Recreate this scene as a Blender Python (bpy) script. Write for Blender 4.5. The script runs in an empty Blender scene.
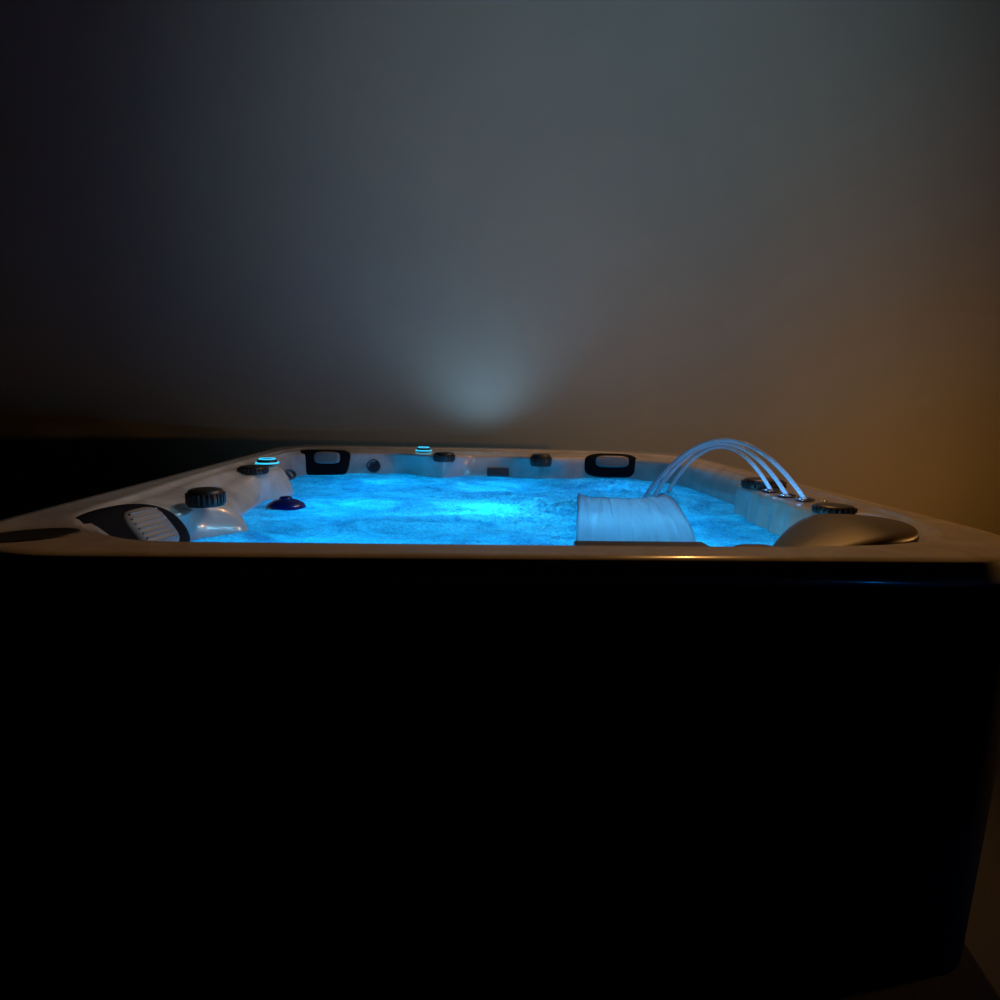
import bpy, bmesh, math, random
from mathutils import Vector, Matrix, noise
random.seed(7)
R = math.radians
C = bpy.context.scene.collection

# ---------------------------------------------------------------- camera
F_PX, PITCH, YAW, ROLL = 578.0, math.atan(100.45/578.0), R(3.768), R(1.434)
cam_d = bpy.data.cameras.new('camera'); cam = bpy.data.objects.new('camera', cam_d); C.objects.link(cam)
cam_d.sensor_width = 36.0; cam_d.lens = 36.0*F_PX/1000.0; cam_d.clip_start = 0.02
fw = Vector((math.sin(YAW)*math.cos(PITCH), math.cos(YAW)*math.cos(PITCH), -math.sin(PITCH)))
rt = Vector((math.cos(YAW), -math.sin(YAW), 0)); up = rt.cross(fw)
r2 = rt*math.cos(ROLL)+up*math.sin(ROLL); u2 = up*math.cos(ROLL)-rt*math.sin(ROLL)
m3 = Matrix((r2, u2, -fw)).transposed()
cam.matrix_world = Matrix.Translation((-0.122, -0.9464, 1.1775)) @ m3.to_4x4()
bpy.context.scene.camera = cam

# ---------------------------------------------------------------- world, exposure
w = bpy.data.worlds.new('world'); bpy.context.scene.world = w; w.use_nodes = True
w.node_tree.nodes['Background'].inputs[0].default_value = (0.5, 0.6, 0.8, 1)
w.node_tree.nodes['Background'].inputs[1].default_value = 0.0005
vs = bpy.context.scene.view_settings
vs.view_transform = 'Standard'; vs.look = 'None'; vs.gamma = 1; vs.use_curve_mapping = False; vs.exposure = 0.0
cy = bpy.context.scene.cycles
cy.max_bounces = 10; cy.transmission_bounces = 8; cy.transparent_max_bounces = 12; cy.diffuse_bounces = 5
cy.caustics_reflective = False; cy.caustics_refractive = False; cy.sample_clamp_indirect = 6.0

def lamp(name, kind, loc, energy, color, size=0.1, target=None, angle=60, blend=1.0):
    d = bpy.data.lights.new(name, kind); o = bpy.data.objects.new(name, d); C.objects.link(o)
    d.energy = energy; d.color = color; o.location = loc
    if kind == 'AREA': d.shape = 'DISK'; d.size = size
    else: d.shadow_soft_size = size
    if kind == 'SPOT': d.spot_size = R(angle); d.spot_blend = blend
    if target is not None:
        o.rotation_euler = (Vector(target)-Vector(loc)).to_track_quat('-Z', 'Y').to_euler()
    return o
BLUE = (0.0, 0.36, 1.0)
# underwater lamps in the tub
lamp('underwater_lamp', 'POINT', (-0.03, 1.12, 0.66), 7.5, (0.03, 0.46, 1.0), 0.05)
for x, y, e in ((-.55, .45, 3.5), (-.55, 1.15, 3.5), (-.5, 1.7, 3.0), (0, .45, 3.0), (0, 1.65, 3.0), (.5, 1.0, 2.6), (.6, 1.6, 2.6), (.5, .5, 2.2)):
    lamp('underwater_lamp', 'POINT', (x, y, 0.61), e*1.5, BLUE, 0.10)
# cool light on the wall: two added fills, one high, one behind the tub
lamp('wall_wash_fill', 'SPOT', (0.8, -1.0, 3.7), 100, (0.64, 0.90, 1.0), 0.2, (0.9, 2.9, 2.9), 84, 1.0)  # added to wash the upper wall, no real fixture
lamp('wall_glow_fill', 'SPOT', (0.04, 2.47, 0.88), 7.5, (0.34, 0.70, 1.0), 0.05, (-0.06, 2.82, 2.0), 125, 1.0)  # added, stands in for the tub's own glow on the wall
# warm lamps at the right of the tub
lamp('warm_lamp', 'SPOT', (2.3, 0.25, 1.00), 34, (1.0, 0.46, 0.12), 0.05, (-1.5, 2.0, 1.0), 110, 0.8)
lamp('warm_floor_lamp', 'SPOT', (2.7, 0.9, 0.60), 33, (1.0, 0.42, 0.05), 0.15, (2.6, 2.9, 1.05), 125, 1.0)
lamp('rim_warm_fill', 'SPOT', (1.5, 1.95, 3.4), 88, (1.0, 0.46, 0.12), 0.05, (0.35, 1.0, 0.9), 62, 0.6)  # added fill to warm the rim from above
lamp('tub_cool_fill', 'SPOT', (1.3, 0.9, 3.4), 60, (0.45, 0.75, 1.0), 0.05, (-0.75, 1.0, 0.9), 34, 0.9)  # added fill that cools the left inner wall of the tub
lamp('base_lamp', 'POINT', (1.22, -0.10, 0.05), 0.25, (0.0, 0.25, 1.0), 0.03)

# ---------------------------------------------------------------- materials
def mat(name, col, rough=0.5, metal=0.0, coat=0.0, bump=None, noise_col=None, emit=None, estr=0, coords='Object'):
    m = bpy.data.materials.new(name); m.use_nodes = True; nt = m.node_tree; b = nt.nodes['Principled BSDF']
    b.inputs['Base Color'].default_value = (*col, 1); b.inputs['Roughness'].default_value = rough
    b.inputs['Metallic'].default_value = metal; b.inputs['Coat Weight'].default_value = coat
    b.inputs['Coat Roughness'].default_value = 0.08
    if emit: b.inputs['Emission Color'].default_value = (*emit, 1); b.inputs['Emission Strength'].default_value = estr
    tc = nt.nodes.new('ShaderNodeTexCoord')
    if noise_col:
        sc, c2, det, lo, hi = noise_col
        n = nt.nodes.new('ShaderNodeTexNoise'); n.inputs['Scale'].default_value = sc; n.inputs['Detail'].default_value = det
        n.inputs['Distortion'].default_value = 1.2
        r = nt.nodes.new('ShaderNodeValToRGB'); r.color_ramp.elements[0].position = lo; r.color_ramp.elements[1].position = hi
        r.color_ramp.elements[0].color = (*c2, 1); r.color_ramp.elements[1].color = (*col, 1)
        nt.links.new(tc.outputs[coords], n.inputs['Vector']); nt.links.new(n.outputs['Fac'], r.inputs['Fac'])
        nt.links.new(r.outputs['Color'], b.inputs['Base Color'])
    if bump:
        sc, st, dist = bump
        n = nt.nodes.new('ShaderNodeTexNoise'); n.inputs['Scale'].default_value = sc; n.inputs['Detail'].default_value = 6
        bp = nt.nodes.new('ShaderNodeBump'); bp.inputs['Strength'].default_value = st; bp.inputs['Distance'].default_value = dist
        nt.links.new(tc.outputs[coords], n.inputs['Vector']); nt.links.new(n.outputs['Fac'], bp.inputs['Height'])
        nt.links.new(bp.outputs['Normal'], b.inputs['Normal'])
    return m
M = {}
M['wall'] = mat('wall_plaster', (.46, .43, .40), .9, bump=(14, .15, .01), noise_col=(1.6, (.43, .41, .39), 4, .3, .7))
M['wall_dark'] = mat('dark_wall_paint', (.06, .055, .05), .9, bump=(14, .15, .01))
M['floor'] = mat('floor_stone', (.015, .015, .015), .7, bump=(20, .3, .01))
M['acrylic'] = mat('marbled_acrylic', (.62, .57, .51), .24, coat=.5, noise_col=(7, (.47, .42, .37), 8, .35, .65))
M['skirt'] = mat('dark_cladding', (.006, .005, .004), .9, bump=(30, .3, .004)); M['skirt'].node_tree.nodes['Principled BSDF'].inputs['Specular IOR Level'].default_value = .1
M['rubber'] = mat('black_rubber', (.004, .005, .008), .8); M['rubber'].node_tree.nodes['Principled BSDF'].inputs['Specular IOR Level'].default_value = .15
M['cap'] = mat('black_plastic', (.02, .018, .016), .38)
M['grey'] = mat('grey_plastic', (.30, .28, .265), .45)
M['chrome'] = mat('chrome', (.8, .8, .8), .12, 1.0)
M['lid'] = mat('filter_lid_plastic', (.07, .052, .028), .45, noise_col=(5, (.055, .04, .022), 3, .3, .7))
M['float'] = mat('float_plastic', (.003, .010, .16), .3, coat=.4)
M['steel'] = mat('jet_grey', (.06, .07, .09), .3)
M['glow'] = mat('cyan_light_ring', (.1, .5, .7), .4, emit=(.03, .55, .90), estr=1.15)
M['led'] = mat('nozzle_light', (.2, .5, .9), .4, emit=(.08, .40, 1.0), estr=2.0)

def water_mat(name, tcol, fac_glass, foam_glints=None, streak=False, rough=0.05, diff=.15):
    m = bpy.data.materials.new(name); m.use_nodes = True; nt = m.node_tree
    for n in list(nt.nodes): nt.nodes.remove(n)
    out = nt.nodes.new('ShaderNodeOutputMaterial'); tc = nt.nodes.new('ShaderNodeTexCoord')
    tr = nt.nodes.new('ShaderNodeBsdfTranslucent'); df = nt.nodes.new('ShaderNodeBsdfDiffuse')
    gl = nt.nodes.new('ShaderNodeBsdfGlass'); gs = nt.nodes.new('ShaderNodeBsdfGlossy'); fr = nt.nodes.new('ShaderNodeFresnel')
    fr.inputs['IOR'].default_value = 1.33; gl.inputs['IOR'].default_value = 1.15; gl.inputs['Roughness'].default_value = rough
    gs.inputs['Roughness'].default_value = .08
    for s in (tr, df): s.inputs['Color'].default_value = (*tcol, 1)
    mx0 = nt.nodes.new('ShaderNodeMixShader'); mx0.inputs[0].default_value = diff
    nt.links.new(tr.outputs[0], mx0.inputs[1]); nt.links.new(df.outputs[0], mx0.inputs[2])
    mx1 = nt.nodes.new('ShaderNodeMixShader'); mx1.inputs[0].default_value = fac_glass
    nt.links.new(mx0.outputs[0], mx1.inputs[1]); nt.links.new(gl.outputs[0], mx1.inputs[2])
    mx2 = nt.nodes.new('ShaderNodeMixShader'); nt.links.new(fr.outputs[0], mx2.inputs[0])
    nt.links.new(mx1.outputs[0], mx2.inputs[1]); nt.links.new(gs.outputs[0], mx2.inputs[2])
    nt.links.new(mx2.outputs[0], out.inputs['Surface'])
    if foam_glints:
        # bubbles plus a net of caustic light, both painted into the water colour
        mp = nt.nodes.new('ShaderNodeMapping'); nt.links.new(tc.outputs['Object'], mp.inputs['Vector'])
        mp.inputs['Scale'].default_value = (1, 1.6, 1)
        nz = nt.nodes.new('ShaderNodeTexNoise'); nz.inputs['Scale'].default_value = 2.6; nz.inputs['Detail'].default_value = 9
        nz.inputs['Distortion'].default_value = 2.2; nz.inputs['Roughness'].default_value = .62
        nt.links.new(mp.outputs[0], nz.inputs['Vector'])
        n2 = nt.nodes.new('ShaderNodeTexNoise'); n2.inputs['Scale'].default_value = 34; n2.inputs['Detail'].default_value = 6
        n2.inputs['Distortion'].default_value = 2.5; nt.links.new(mp.outputs[0], n2.inputs['Vector'])
        # painted caustic threads where the finer noise crosses its middle value
        sb = nt.nodes.new('ShaderNodeMath'); sb.operation = 'SUBTRACT'; sb.inputs[1].default_value = .5; nt.links.new(n2.outputs['Fac'], sb.inputs[0])
        ab = nt.nodes.new('ShaderNodeMath'); ab.operation = 'ABSOLUTE'; nt.links.new(sb.outputs[0], ab.inputs[0])
        mr = nt.nodes.new('ShaderNodeMapRange'); mr.inputs['From Min'].default_value = .0; mr.inputs['From Max'].default_value = .09
        mr.inputs['To Min'].default_value = 1.0; mr.inputs['To Max'].default_value = 0.0; nt.links.new(ab.outputs[0], mr.inputs['Value'])
        mul = nt.nodes.new('ShaderNodeMath'); mul.operation = 'MULTIPLY_ADD'; mul.inputs[1].default_value = .40
        m2 = nt.nodes.new('ShaderNodeMapRange'); m2.inputs['From Min'].default_value = .36; m2.inputs['From Max'].default_value = .66; m2.inputs['To Max'].default_value = .62; nt.links.new(nz.outputs['Fac'], m2.inputs['Value'])
        nt.links.new(mr.outputs[0], mul.inputs[0]); nt.links.new(m2.outputs[0], mul.inputs[2])
        rp = nt.nodes.new('ShaderNodeValToRGB'); e = rp.color_ramp.elements
        e[0].position = .0; e[1].position = .95
        e[0].color = (*foam_glints[0], 1); e[1].color = (*foam_glints[1], 1)
        nt.links.new(mul.outputs[0], rp.inputs['Fac'])
        for s in (tr, df): nt.links.new(rp.outputs['Color'], s.inputs['Color'])
        bp = nt.nodes.new('ShaderNodeBump'); bp.inputs['Strength'].default_value = .8; bp.inputs['Distance'].default_value = .018
        nt.links.new(mul.outputs[0], bp.inputs['Height'])
        for s in (tr, df, gl, gs, fr): nt.links.new(bp.outputs['Normal'], s.inputs['Normal'])
    if streak:
        mp = nt.nodes.new('ShaderNodeMapping'); nt.links.new(tc.outputs['UV'], mp.inputs['Vector'])
        mp.inputs['Scale'].default_value = (11, 1.6, 1)
        nz = nt.nodes.new('ShaderNodeTexNoise'); nz.inputs['Scale'].default_value = 1.0; nz.inputs['Detail'].default_value = 7
        nz.inputs['Distortion'].default_value = .5; nt.links.new(mp.outputs[0], nz.inputs['Vector'])
        bp = nt.nodes.new('ShaderNodeBump'); bp.inputs['Strength'].default_value = .9; bp.inputs['Distance'].default_value = .008
        nt.links.new(nz.outputs['Fac'], bp.inputs['Height'])
        for s in (tr, df, gl, gs, fr): nt.links.new(bp.outputs['Normal'], s.inputs['Normal'])
        rp = nt.nodes.new('ShaderNodeValToRGB'); e = rp.color_ramp.elements; e[0].position = .35; e[1].position = .72
        e[0].color = (.15,)*3+(1,); e[1].color = (.62,)*3+(1,)
        nt.links.new(nz.outputs['Fac'], rp.inputs['Fac'])
        inv = nt.nodes.new('ShaderNodeMath'); inv.operation = 'SUBTRACT'; inv.inputs[0].default_value = 1.0
        nt.links.new(rp.outputs['Color'], inv.inputs[1]); mm = nt.nodes.new('ShaderNodeMath'); mm.operation = 'MULTIPLY'; mm.inputs[1].default_value = fac_glass*1.6
        nt.links.new(inv.outputs[0], mm.inputs[0]); nt.links.new(mm.outputs[0], mx1.inputs[0])
    return m
M['water'] = water_mat('aerated_water', (.8, .9, .95), .0, foam_glints=((.015, .26, .38), (.40, 1.0, 1.0)))
M['sheet'] = water_mat('falling_water', (.62, .85, .95), .0, streak=True, rough=.12, diff=.12)
M['stream'] = water_mat('stream_water', (.85, .9, .95), .12, rough=.1, diff=.6)

# ---------------------------------------------------------------- helpers
def obj(name, bm, m, parent=None, smooth=True, auto=None):
    me = bpy.data.meshes.new(name); bmesh.ops.recalc_face_normals(bm, faces=bm.faces); bm.to_mesh(me); bm.free()
    if smooth:
        for p in me.polygons: p.use_smooth = True
    me.materials.append(m)
    o = bpy.data.objects.new(name, me); C.objects.link(o)
    if parent is not None: o.parent = parent
    if auto is not None:
        md = o.modifiers.new('edges', 'EDGE_SPLIT'); md.split_angle = R(auto)
    return o
def tag(o, label=None, cat=None, group=None, kind=None):
    if label: o['label'] = label
    if cat: o['category'] = cat
    if group: o['group'] = group
    if kind: o['kind'] = kind
    return o
def box(bm, lo, hi, bevel=0):
    r = bmesh.ops.create_cube(bm, size=1); vs_ = r['verts']
    for v in vs_:
        v.co = Vector([(lo[i]+hi[i])/2+v.co[i]*(hi[i]-lo[i]) for i in range(3)])
    if bevel:
        es = list({e for v in vs_ for e in v.link_edges})
        bmesh.ops.bevel(bm, geom=es, offset=bevel, segments=3, affect='EDGES', profile=.5)
def lathe(bm, prof, seg=40, mtx=None):
    rings = []
    for r_, z in prof:
        rings.append([bm.verts.new((r_*math.cos(2*math.pi*i/seg), r_*math.sin(2*math.pi*i/seg), z)) for i in range(seg)] if r_ > 1e-6 else [bm.verts.new((0, 0, z))])
    for a, b in zip(rings, rings[1:]):
        for i in range(seg):
            j = (i+1) % seg
            if len(a) == 1 and len(b) == 1: continue
            if len(a) == 1: bm.faces.new((a[0], b[i], b[j]))
            elif len(b) == 1: bm.faces.new((a[i], a[j], b[0]))
            else: bm.faces.new((a[i], a[j], b[j], b[i]))
    if mtx:
        for ring in rings:
            for v in ring: v.co = mtx @ v.co
def torus(bm, Rr, r_, mtx, seg=48, sub=10):
    g = []
    for i in range(seg):
        a = 2*math.pi*i/seg
        g.append([bm.verts.new(mtx @ Vector(((Rr+r_*math.cos(2*math.pi*k/sub))*math.cos(a), (Rr+r_*math.cos(2*math.pi*k/sub))*math.sin(a), r_*math.sin(2*math.pi*k/sub)))) for k in range(sub)])
    for i in range(seg):
        for k in range(sub):
            bm.faces.new((g[i][k], g[(i+1) % seg][k], g[(i+1) % seg][(k+1) % sub], g[i][(k+1) % sub]))
def tube(bm, pts, rads, seg=12):
    rings = []
    for i, p in enumerate(pts):
        t = (pts[min(i+1, len(pts)-1)]-pts[max(i-1, 0)]).normalized()
        a = t.cross(Vector((0.31, 0.2, 1))).normalized(); b = t.cross(a)
        rings.append([bm.verts.new(p+(a*math.cos(2*math.pi*k/seg)+b*math.sin(2*math.pi*k/seg))*rads[i]) for k in range(seg)])
    for a, b in zip(rings, rings[1:]):
        for k in range(seg): bm.faces.new((a[k], a[(k+1) % seg], b[(k+1) % seg], b[k]))
    bm.faces.new(rings[0]); bm.faces.new(rings[-1][::-1])

# ---------------------------------------------------------------- room
def plane_box(name, lo, hi, m):
    bm = bmesh.new(); box(bm, lo, hi); return tag(obj(name, bm, m, smooth=False), kind='structure')
plane_box('floor', (-5, -3.2, -.1), (5, 3.1, 0), M['floor'])
plane_box('wall_back', (-5, 2.9, 0), (5, 3.1, 4.4), M['wall'])
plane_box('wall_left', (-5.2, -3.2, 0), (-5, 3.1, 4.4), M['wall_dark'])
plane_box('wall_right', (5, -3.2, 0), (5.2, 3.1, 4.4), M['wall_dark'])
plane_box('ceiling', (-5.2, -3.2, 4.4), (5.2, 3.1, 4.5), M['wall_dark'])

# ---------------------------------------------------------------- hot tub
tub = bpy.data.objects.new('hot_tub', None); C.objects.link(tub); tub.location = (0, 1.12, 0)
tag(tub, 'large square hot tub with pale marbled acrylic shell, black cladding and blue lit water', 'hot tub')
CX, CY, NT = 0.0, 1.10, 1440
TUBLOC = Vector((0, 1.12, 0))
def place(o, loc=(0, 0, 0), rz=0):   # part placed in world coordinates under the tub
    o.parent = tub; o.location = Vector(loc)-TUBLOC; o.rotation_euler = (0, 0, rz); return o

def contour(pts, sig=1.2):
    """(r, z) against the angle about the tub centre, slightly smoothed"""
    ang = sorted(((math.atan2(p[1]-CY, p[0]-CX) % (2*math.pi)), p) for p in pts)
    rs, zs = [], []
    n = len(ang)
    for i in range(NT):
        a = 2*math.pi*i/NT
        k = 0
        while k < n and ang[k][0] <= a: k += 1
        a0, p0 = ang[(k-1) % n]; a1, p1 = ang[k % n]
        # straight segment between the two plan points, met by the ray at angle a
        dx, dy = math.cos(a), math.sin(a)
        ex, ey = p1[0]-p0[0], p1[1]-p0[1]
        den = dx*ey-dy*ex
        qx, qy = p0[0]-CX, p0[1]-CY
        r_ = (qx*ey-qy*ex)/den if abs(den) > 1e-9 else math.hypot(qx, qy)
        t = (r_*dx-qx)*ex+(r_*dy-qy)*ey; t /= max(ex*ex+ey*ey, 1e-12)
        rs.append(r_); zs.append(p0[2]*(1-t)+p1[2]*t)
    s = sig/360*NT; kk = int(s*3); wts = [math.exp(-.5*(j/s)**2) for j in range(-kk, kk+1)]; sw = sum(wts)
    f = lambda v: [sum(wts[j+kk]*v[(i+j) % NT] for j in range(-kk, kk+1))/sw for i in range(NT)]
    return f(rs), f(zs)
def rrect(x0, y0, x1, y1, r, z, n=14):
    out = []
    for cx, cy, a0 in ((x1-r, y1-r, 0), (x0+r, y1-r, 90), (x0+r, y0+r, 180), (x1-r, y0+r, 270)):
        for k in range(n+1):
            a = R(a0+90*k/n); out.append((cx+r*math.cos(a), cy+r*math.sin(a), z))
    # points along the sides as well
    return out
OUT = rrect(-1.055, -.005, 1.055, 2.245, .28, .90)
A = [(x, y, .908) for x, y in [(0,.098),(-.3,.098),(-.62,.098),(-.71,.108),(-.81,.165),(-.87,.22),(-.93,.32),(-.948,.45),(-.945,.56),(-.955,.7),(-.965,.9),(-.97,1.2),(-.97,1.6),(-.965,1.85),(-.93,2.0),(-.85,2.08),(-.7,2.115),(-.4,2.125),(0,2.13),(.4,2.125),(.65,2.11),(.80,2.06),(.92,1.95),(.975,1.83),(.985,1.65),(.985,1.4),(.985,1.1),(.985,.8),(.985,.55),(.975,.42),(.93,.25),(.84,.16),(.7,.12),(.5,.10),(.3,.098)]]
S = [(0,.125,.87),(-.3,.125,.87),(-.6,.13,.87),(-.70,.15,.865),(-.79,.23,.86),(-.87,.35,.86),(-.905,.46,.865),(-.885,.55,.885),(-.80,.585,.872),(-.77,.62,.868),(-.785,.70,.873),(-.86,.78,.88),(-.895,.88,.872),(-.905,1.0,.868),(-.90,1.10,.876),(-.86,1.17,.893),(-.835,1.25,.897),(-.835,1.38,.895),(-.90,1.44,.888),(-.955,1.6,.888),(-.95,1.86,.888),(-.875,1.985,.89),(-.7,2.02,.892),(-.5,2.04,.893),(-.45,2.03,.894),(-.41,1.99,.895),(-.34,1.905,.899),(-.20,1.885,.899),(-.13,1.94,.896),(-.08,1.99,.893),(.06,1.98,.895),(.13,1.96,.895),(.18,1.885,.899),(.33,1.875,.899),(.41,1.95,.895),(.53,2.0,.893),(.7,2.0,.893),(.87,1.885,.893),(.95,1.72,.893),(.966,1.5,.893),(.968,1.20,.893),(.965,1.135,.893),(.868,1.08,.897),(.868,1.0,.897),(.852,.935,.897),(.857,.885,.897),(.841,.84,.897),(.852,.79,.897),(.838,.75,.897),(.850,.705,.897),(.838,.655,.895),(.86,.60,.89),(.92,.50,.88),(.94,.42,.875),(.92,.32,.875),(.86,.23,.875),(.78,.17,.87),(.6,.14,.87),(.4,.13,.87)]
W = [(x, y, .79) for x, y in [(0,.14),(-.3,.14),(-.6,.17),(-.72,.25),(-.80,.38),(-.84,.5),(-.845,.57),(-.80,.63),(-.725,.70),(-.785,.80),(-.82,.90),(-.835,1.015),(-.845,1.2),(-.795,1.29),(-.79,1.38),(-.90,1.47),(-.94,1.65),(-.935,1.87),(-.86,1.975),(-.69,2.0),(-.5,2.02),(-.41,2.04),(-.32,1.935),(-.22,1.875),(-.12,1.955),(.06,1.96),(.17,1.93),(.26,1.865),(.34,1.915),(.53,1.98),(.7,1.98),(.86,1.87),(.935,1.7),(.945,1.5),(.95,1.20),(.945,1.13),(.862,1.07),(.865,.98),(.845,.93),(.85,.885),(.832,.84),(.845,.79),(.828,.75),(.84,.70),(.815,.64),(.74,.55),(.6,.38),(.5,.2),(.4,.15)]]
LO = contour(OUT, .6); LA = contour(A, .8); LS = contour(S, .9); LW = contour(W, .7)
def shift(L, d, z): return [r_+d for r_ in L[0]], [z]*NT
def mixl(L, k, z, rmin=.0): return [max(rmin, r_*k) for r_ in L[0]], [z]*NT
def fade(L, d, dz): return [r_+d for r_ in L[0]], [z+dz for z in L[1]]
levels = [shift(LO, -.05, .862), shift(LO, -.006, .866), shift(LO, 0, .885), shift(LO, -.001, .908), shift(LO, -.005, .9135), shift(LO, -.032, .915),
          fade(LA, .034, .006), fade(LA, .020, .008), fade(LA, .008, .005), fade(LA, .0, -.003)]
for k in (1, 2, 3, 4, 5):
    t = k/6; e = t*t*(3-2*t)
    levels.append(([a*(1-t)+b*t for a, b in zip(LA[0], LS[0])], [a*(1-e)+b*e for a, b in zip(LA[1], LS[1])]))
levels.append(LS)
for k in (1, 2, 3, 4, 5, 6):
    t = k/6; e = 1-(1-t)**1.6
    levels.append(([a*(1-e)+b*e for a, b in zip(LS[0], LW[0])], [a*(1-t**1.15)+b*t**1.15 for a, b in zip(LS[1], LW[1])]))
levels += [shift(LW, -.01, .70), mixl(LW, .93, .56), mixl(LW, .88, .50), mixl(LW, .62, .47), mixl(LW, .52, .44), mixl(LW, .46, .2), mixl(LW, .38, .16)]
bm = bmesh.new(); rings = []
for L in levels:
    rings.append([bm.verts.new((CX+L[0][i]*math.cos(2*math.pi*i/NT), CY+L[0][i]*math.sin(2*math.pi*i/NT), L[1][i])) for i in range(NT)])
for a, b in zip(rings, rings[1:]):
    for i in range(NT):
        j = (i+1) % NT; bm.faces.new((a[i], a[j], b[j], b[i]))
c0 = bm.verts.new((CX, CY, .155))
for i in range(NT): bm.faces.new((rings[-1][i], rings[-1][(i+1) % NT], c0))
for v in bm.verts: v.co -= TUBLOC
place(obj('shell', bm, M['acrylic']), TUBLOC)

# skirt: cladding panels between four corner posts
def skirt_panel(cx, cy, rz, half):
    bm = bmesh.new(); n = 11; wd = 2*half/n
    for k in range(n): box(bm, (-half+k*wd+.002, -.014, .03), (-half+(k+1)*wd-.002, .014, .862), .004)
    box(bm, (-half-.06, .016, .03), (half+.06, .034, .86))
    return place(obj('skirt_panel', bm, M['skirt'], smooth=False), (cx, cy, 0), rz)
skirt_panel(0, .042, 0, .818); skirt_panel(0, 2.198, math.pi, .818)
skirt_panel(-1.015, 1.12, -math.pi/2, .88); skirt_panel(1.015, 1.12, math.pi/2, .88)
def skirt_corner(cx, cy, sx, sy):
    bm = bmesh.new(); n = 14; r_ = .16; pts = []
    # L-shaped rounded corner cover, outer corner at (0,0) pointing to (sx, sy)
    outer = [(-.215, 0)]+[(-r_+r_*math.sin(R(90*k/n)), -r_+r_*math.cos(R(90*k/n))) for k in range(n+1)]+[(0, -.215)]
    inner = [(-.03, -.215)]+[(-r_+(r_-.03)*math.cos(R(90*k/n)), -r_+(r_-.03)*math.sin(R(90*k/n))) for k in range(n+1)]+[(-.215, -.03)]
    loop = outer+inner
    a = [bm.verts.new((x*sx, y*sy, 0.0)) for x, y in loop]; b = [bm.verts.new((x*sx, y*sy, .864)) for x, y in loop]
    m_ = len(loop)
    for i in range(m_): bm.faces.new((a[i], a[(i+1) % m_], b[(i+1) % m_], b[i]))
    no = len(outer)
    for i in range(no-1):
        j = m_-1-i
        bm.faces.new((a[i], a[i+1], a[j-1], a[j])); bm.faces.new((b[i], b[i+1], b[j-1], b[j]))
    return place(obj('skirt_corner', bm, M['skirt'], auto=40), (cx, cy, 0))
for sx in (-1, 1):
    skirt_corner(sx*1.035, .022, sx, -1); skirt_corner(sx*1.035, 2.218, sx, 1)
bm = bmesh.new(); box(bm, (-.86, .10, 0.0), (.86, 2.14, .04)); place(obj('base_pan', bm, M['skirt'], smooth=False))

# headrests: soft black pad with a ribbed grey insert
def superpad(bm, sx, sy, th, e=3.0, nu=48, nv=10, taper=0.0):
    """pillow in the local xy plane, bulging towards +z"""
    def ring(k, z):
        out = []
        for i in range(nu):
            a = 2*math.pi*i/nu; c, s = math.cos(a), math.sin(a)
            x = sx*k*abs(c)**(2/e)*(1 if c >= 0 else -1); y = sy*k*abs(s)**(2/e)*(1 if s >= 0 else -1)
            out.append(bm.verts.new((x*(1+taper*y/sy), y, z)))
        return out
    rs = [ring(.92, -th*.4), ring(1.0, 0)]+[ring(math.cos(R(90*k/nv))**.36 if k < nv else 0.02, th*math.sin(R(90*k/nv))) for k in range(1, nv+1)]
    for a, b in zip(rs, rs[1:]):
        for i in range(nu): bm.faces.new((a[i], a[(i+1) % nu], b[(i+1) % nu], b[i]))
    bm.faces.new(rs[-1]); bm.faces.new(rs[0][::-1])
def basis(loc, normal, upv=(0, 0, 1)):
    n = Vector(normal).normalized(); x = Vector(upv).cross(n).normalized(); y = n.cross(x)
    return Matrix((x, y, n)).transposed().to_4x4(), Vector(loc)
def headrest(loc, normal, sx, sy, th, isx, isy, ioff, taper=0.0, e=3.2, ribs=6, vert=False, tilt=0):
    mtx, l = basis(loc, normal)
    bm = bmesh.new(); superpad(bm, sx, sy, th, e, taper=taper)
    o = obj('headrest', bm, M['rubber']); o.parent = tub
    o.matrix_local = Matrix.Translation(l-TUBLOC) @ mtx @ Matrix.Rotation(R(tilt), 4, 'Z')
    bm = bmesh.new(); superpad(bm, isx, isy, .012, 3.6)
    i_ = obj('headrest_insert', bm, M['grey'], o); i_['label'] = 'ribbed light grey insert'
    i_.location = (ioff[0], ioff[1], th*.96)
    bm = bmesh.new()
    for k in range(ribs):
        if vert:
            x = isx*(-.72+1.44*k/(ribs-1)); box(bm, (x-isx*.05, -isy*.72, .008), (x+isx*.05, isy*.72, .0165), .002)
        else:
            y = isy*(-.72+1.44*k/(ribs-1)); hw = isx*.80*(1-abs(y/isy)**4*.35)
            box(bm, (-hw, y-isy*.045, .008), (hw, y+isy*.045, .0145), .0025)
    obj('rib', bm, M['grey'], i_)['label'] = 'raised grey ribs'
    return o
headrest((-.855, .345, .852), (.70, -.22, .68), .150, .088, .03, .052, .056, (.040, 0.0), ribs=7, e=2.4)
headrest((-.815, 1.972, .845), (.10, -1, .18), .125, .066, .028, .062, .030, (.02, .024), taper=.10, e=5)
headrest((.640, 1.978, .857), (-.05, -1, .18), .140, .062, .028, .085, .030, (.0, .018), e=3.4)

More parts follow.
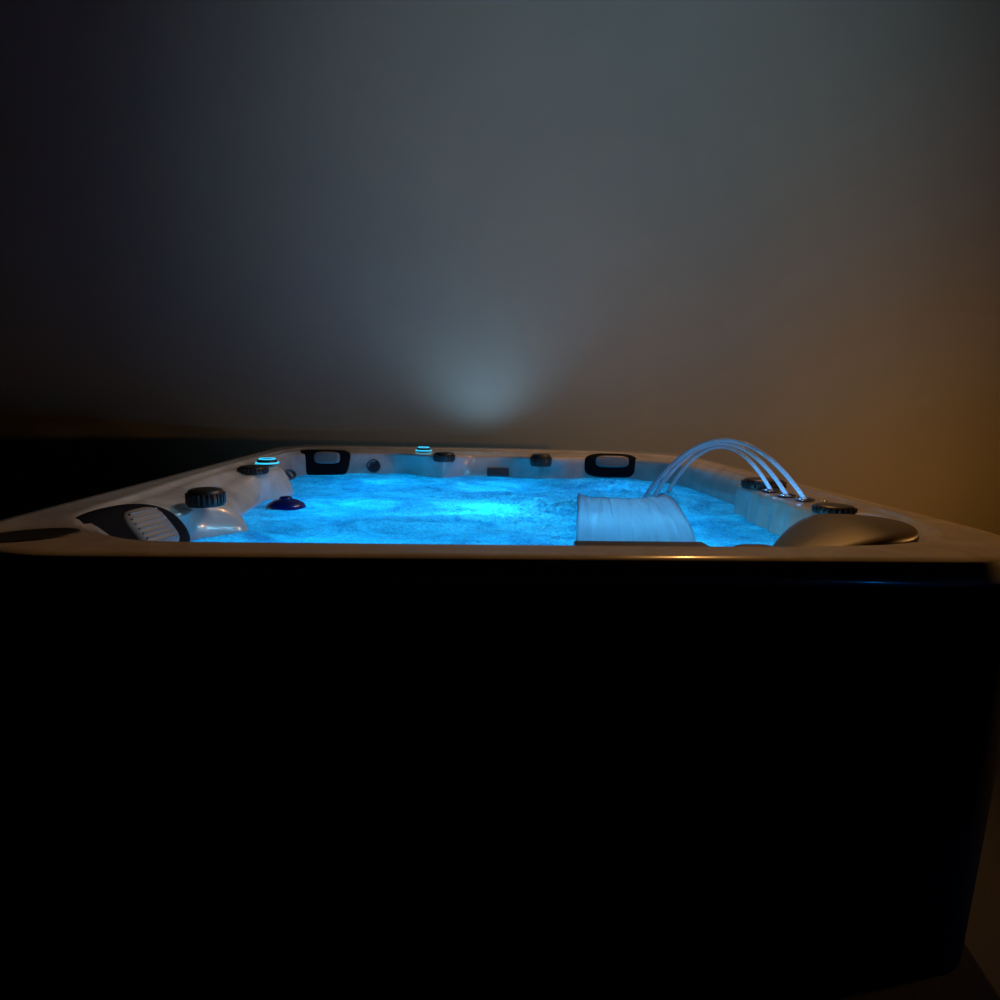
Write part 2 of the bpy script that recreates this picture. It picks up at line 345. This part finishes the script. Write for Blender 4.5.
# dark rounded caps on the shelves
def cap(loc, r_, h, sx=1.0, rz=0, tilt=0, name='diverter_cap'):
    bm = bmesh.new(); lathe(bm, [(0, 0), (r_, 0), (r_*1.02, h*.25), (r_, h*.7), (r_*.90, h*.93), (r_*.7, h), (0, h*1.02)], 48)
    for i in range(24):
        a = 2*math.pi*i/24; box(bm, (r_*math.cos(a)-.003, r_*math.sin(a)-.003, h*.15), (r_*math.cos(a)+.003, r_*math.sin(a)+.003, h*.75), .001)
    for v in bm.verts: v.co.x *= sx
    o = obj(name, bm, M['cap'], auto=50); place(o, loc, rz); o.rotation_euler = (R(tilt), 0, rz); return o
cap((-.797, .60, .884), .045, .044)
cap((-.885, 1.20, .890), .050, .028)
cap((-.215, 1.900, .872), .046, .044, 1.1)
cap((.262, 1.882, .860), .050, .058, 1.0)
cap((.915, .97, .897), .055, .034, 1.3)
cap((.905, .565, .890), .048, .024, 1.1, name='air_control_cap')
# lit dials
def dial(loc, r_):
    bm = bmesh.new(); lathe(bm, [(0, 0), (r_*.95, 0), (r_*.95, .006), (r_*.85, .012), (r_*.80, .019), (r_*.45, .021), (0, .022)], 48)
    o = place(obj('lit_dial', bm, M['cap'], auto=50), loc); o['label'] = 'dark dial with glowing cyan rings'
    bm = bmesh.new(); torus(bm, r_*.97, .0032, Matrix.Translation((0, 0, .006))); r1 = obj('light_ring', bm, M['glow'], o)
    bm = bmesh.new(); torus(bm, r_*.70, .0022, Matrix.Translation((0, 0, .021))); r3 = obj('light_ring', bm, M['glow'], o)
dial((-.895, 1.385, .903), .043)
dial((-.325, 2.045, .905), .040)
# nozzles of the arcing streams
NZ = [(.895, .883), (.892, .782), (.907, .709)]
for x, y in NZ:
    bm = bmesh.new(); lathe(bm, [(0, -.01), (.026, -.01), (.027, .004), (.022, .010), (.014, .012), (.013, .006), (0, .006)], 32)
    o = place(obj('stream_nozzle', bm, M['cap'], auto=50), (x, y, .897))
    bm = bmesh.new(); torus(bm, .024, .0035, Matrix.Translation((0, 0, .008)), 32, 8); obj('collar_ring', bm, M['chrome'], o)['label'] = 'chrome ring'
    bm = bmesh.new(); lathe(bm, [(0, .0065), (.012, .0065), (.012, .0075), (0, .0075)], 24); obj('nozzle_light', bm, M['led'], o)['label'] = 'small blue light'
    lamp('nozzle_lamp', 'POINT', (x-.035, y-.005, .925), .012, (.12, .42, 1), .006)
for x, y, r_ in ((.945, .67, .012), (.955, .70, .010), (.90, .90, .009)):
    bm = bmesh.new(); lathe(bm, [(0, 0), (r_, 0), (r_, .004), (r_*.6, .010), (0, .011)], 24); place(obj('chrome_button', bm, M['chrome']), (x, y, .897))
# filter lid in the front right corner
poly = [(.50,.165),(.56,.26),(.64,.345),(.72,.40),(.80,.41),(.875,.395),(.915,.345),(.905,.27),(.85,.19),(.78,.145),(.70,.135),(.58,.14)]
def smooth_poly(p, it=3):
    for _ in range(it):
        q = []
        for i in range(len(p)):
            a, b = Vector(p[i]), Vector(p[(i+1) % len(p)]); q += [a*.75+b*.25, a*.25+b*.75]
        p = q
    return p
pp = [Vector((p[0], p[1])) for p in smooth_poly(poly)]; cen = sum(pp, Vector((0, 0)))/len(pp)
bm = bmesh.new(); rs = []
def lid_z(p):   # higher towards the outer side, dropping to the water side
    t = max(0, min(1, (p.x-.50)/.28)); return .868+.050*(t*t*(3-2*t))
for k, dz in ((.97, -.05), (1.0, -.012), (.985, -.003), (.95, .002), (.8, .006), (.55, .010), (.3, .012), (.1, .0125)):
    rs.append([bm.verts.new((*(cen+(p-cen)*k), lid_z(cen+(p-cen)*k)+dz)) for p in pp])
for a, b in zip(rs, rs[1:]):
    for i in range(len(pp)): bm.faces.new((a[i], a[(i+1) % len(pp)], b[(i+1) % len(pp)], b[i]))
bm.faces.new(rs[-1]); bm.faces.new(rs[0][::-1])
place(obj('filter_lid', bm, M['lid']))
# spillway slot of the sheet waterfall, and a low dark fitting beside it
bm = bmesh.new(); box(bm, (.10, .118, .872), (.365, .165, .9045), .004); box(bm, (.115, .155, .876), (.35, .172, .886), .002)
place(obj('spillway', bm, M['cap'], smooth=False))
bm = bmesh.new(); superpad(bm, .045, .02, .012, 3); o = place(obj('flow_valve', bm, M['cap']), (.46, .135, .893))
# flat dark oval painted for a shaded hollow, front left corner of the rim
bm = bmesh.new(); lathe(bm, [(0, .0005), (.062, .0005), (.068, .002), (.074, .0025), (.076, 0)], 48)
for v in bm.verts: v.co.x *= 1.0; v.co.y *= .62
place(obj('shade_oval', bm, M['cap']), (-.900, .118, .9153), R(32))
# grab handle, wall jet and suction grille
bm = bmesh.new(); torus(bm, .040, .008, Matrix.Diagonal((.55, 1.35, 1, 1)), 36, 8)
box(bm, (-.026, -.008, -.006), (.026, .008, .004), .002)
o = place(obj('grab_handle', bm, M['steel']), (-.905, 1.70, .818)); o.rotation_euler = (R(8), R(55), 0)
def wall_jet(loc, normal, r_):
    mtx, l = basis(loc, normal); bm = bmesh.new()
    lathe(bm, [(0, .004), (r_*.35, .005), (r_*.45, .012), (r_*.62, .012), (r_*.68, .004), (r_*.85, .004), (r_*.92, .012), (r_, .010), (r_*1.03, -.01)], 36)
    o = obj('wall_jet', bm, M['steel'], auto=45); o.parent = tub; o.matrix_local = Matrix.Translation(l-TUBLOC) @ mtx
wall_jet((-.575, 2.018, .828), (0, -1, .3), .034)
bm = bmesh.new()
box(bm, (-.055, -.006, -.022), (.055, .006, .022), .004)
for k in range(7): box(bm, (-.045+k*.013, -.010, -.016), (-.039+k*.013, -.004, .016), .001)
o = place(obj('suction_grille', bm, M['steel'], smooth=False), (.055, 1.948, .815)); o.rotation_euler = (R(-20), 0, 0)

# ---------------------------------------------------------------- water
WZ = .79
def wave(x, y):
    p = Vector((x, y, 0))
    h = .011*noise.fractal(p*4.0, 1.0, 2.0, 5)+.004*noise.fractal(p*15+Vector((3, 1, 2)), .8, 2.1, 4)
    d = math.hypot(x-.08, y-1.05); h += .014*math.exp(-(d/.42)**2)*abs(noise.fractal(p*24, .7, 2, 4))
    # splash where the sheet and the streams land
    for cx, cy, s, a in ((.38, 1.06, .17, .030), (.66, 1.32, .16, .022), (.55, 1.62, .22, .026)):
        d = math.hypot(x-cx, y-cy); h += a*math.exp(-(d/s)**2)*(.6+1.1*abs(noise.fractal(p*14, .7, 2, 4)))
    return h
bm = bmesh.new(); NR, NA = 230, 720; prev = None
cv = bm.verts.new((0, CY, WZ+wave(0, CY)))
for k in range(1, NR+1):
    t = (k/NR)**.8; ring = []
    for i in range(NA):
        a = 2*math.pi*i/NA; r_ = (LW[0][int(i*NT/NA)]+.012)*t; x, y = CX+r_*math.cos(a), CY+r_*math.sin(a)
        edge = max(0, (t-.93)/.07); ring.append(bm.verts.new((x, y, WZ+wave(x, y)*(1-.6*edge))))
    for i in range(NA):
        j = (i+1) % NA
        if prev is None: bm.faces.new((cv, ring[i], ring[j]))
        else: bm.faces.new((prev[i], prev[j], ring[j], ring[i]))
    prev = ring
wt = obj('tub_water', bm, M['water']); tag(wt, 'choppy glowing blue water filling the hot tub', 'water', kind='stuff')

# sheet waterfall
prof = [(.165, .884), (.21, .896), (.27, .908), (.34, .917), (.42, .922), (.50, .924), (.58, .921), (.66, .914), (.74, .901), (.82, .883), (.90, .858), (.98, .825), (1.05, .790), (1.08, .775)]
def prof_at(t):
    f = t*(len(prof)-1); i = min(int(f), len(prof)-2); u = f-i
    p0, p1, p2, p3 = (prof[max(i-1, 0)], prof[i], prof[i+1], prof[min(i+2, len(prof)-1)])
    return [.5*(2*b+(c-a)*u+(2*a-5*b+4*c-d)*u*u+(3*b-3*c+d-a)*u**3) for a, b, c, d in zip(p0, p1, p2, p3)]
bm = bmesh.new(); uvl = bm.loops.layers.uv.new('UVMap'); NX, NY = 90, 120; g = []; uvs = {}
for j in range(NY+1):
    t = j/NY; y, z = prof_at(t); row = []
    x0 = -.122+(y+.946)*math.tan(R(11.67)); x1 = .361+(y-.17)*.2
    for i in range(NX+1):
        s = i/NX; am = min(1, t*2.2)
        rip = .003*am*noise.noise(Vector((s*9, t*2.2, 0)))+.0008*am*noise.noise(Vector((s*26, t*4, 4)))
        cr = -.006*math.sin(s*math.pi)*math.exp(-((t-.5)/.3)**2)+(.006*am if s in (0, 1) else 0)
        v = bm.verts.new((x0+(x1-x0)*s+.003*noise.noise(Vector((s*3, t*9, 1))), y, z+rip+cr)); uvs[v] = (s, t); row.append(v)
    g.append(row)
for j in range(NY):
    for i in range(NX): bm.faces.new((g[j][i], g[j][i+1], g[j+1][i+1], g[j+1][i]))
for f in bm.faces:
    for l in f.loops: l[uvl].uv = uvs[l.vert]
sh = obj('waterfall_sheet', bm, M['sheet']); sol = sh.modifiers.new('thick', 'SOLIDIFY'); sol.thickness = .005
tag(sh, 'wide smooth sheet of water pouring from the front rim into the tub', 'waterfall')
for x, y in ((.19, .34), (.33, .34), (.27, .55), (.38, .60)): lamp('sheet_fill', 'POINT', (x, y, .845), 1.15, (.20, .66, 1.0), .02)  # added under the sheet to brighten it from below

# three arcing streams
LD = [(.715, 1.383), (.622, 1.282), (.557, 1.209)]; HH = [.18, .20, .215]
SL = ['thin arc of water from the farthest of the three nozzles on the right shelf', 'thin arc of water from the middle of the three nozzles on the right shelf', 'thin arc of water from the nearest of the three nozzles, the longest arc']
for k in range(3):
    a, b = Vector((*NZ[k], .903)), Vector((*LD[k], .785)); pts, rad = [], []
    for i in range(71):
        t = i/70; p = a*(1-t)+b*t; p.z += 4*HH[k]*t*(1-t)
        wob = Vector((noise.noise(Vector((t*9, k*7, 0))), noise.noise(Vector((t*9, k*7, 5))), 0))*.004*t
        pts.append(p+wob); rad.append(.0065+.0022*t+.0012*noise.noise(Vector((t*22, k*3, 2)))*t)
    bm = bmesh.new(); tube(bm, pts, rad, 12)
    for i in range(1, 15): lamp('nozzle_lamp', 'POINT', pts[i], .0022*(1-i/16), (.08, .42, 1), .004)   # the light sent up inside the stream
    tag(obj('water_stream', bm, M['stream']), SL[k], 'water jet', 'arcing water streams on the right')

# ---------------------------------------------------------------- floating dome
fl = bpy.data.objects.new('floating_dispenser', None); C.objects.link(fl); fl.location = (-.735, 1.075, .787)
tag(fl, 'dark blue oval dome floating in the water by the left wall of the tub', 'pool float')
bm = bmesh.new(); lathe(bm, [(0, -.03), (.06, -.028), (.076, -.008), (.078, .004), (.070, .016), (.05, .026), (.03, .031), (0, .033)], 48)
for v in bm.verts: v.co.x *= .86; v.co.y *= .8
obj('float_body', bm, M['float'], fl)
bm = bmesh.new(); lathe(bm, [(0, .025), (.022, .027), (.022, .036), (.016, .041), (0, .042)], 32); obj('top_cap', bm, M['float'], fl)
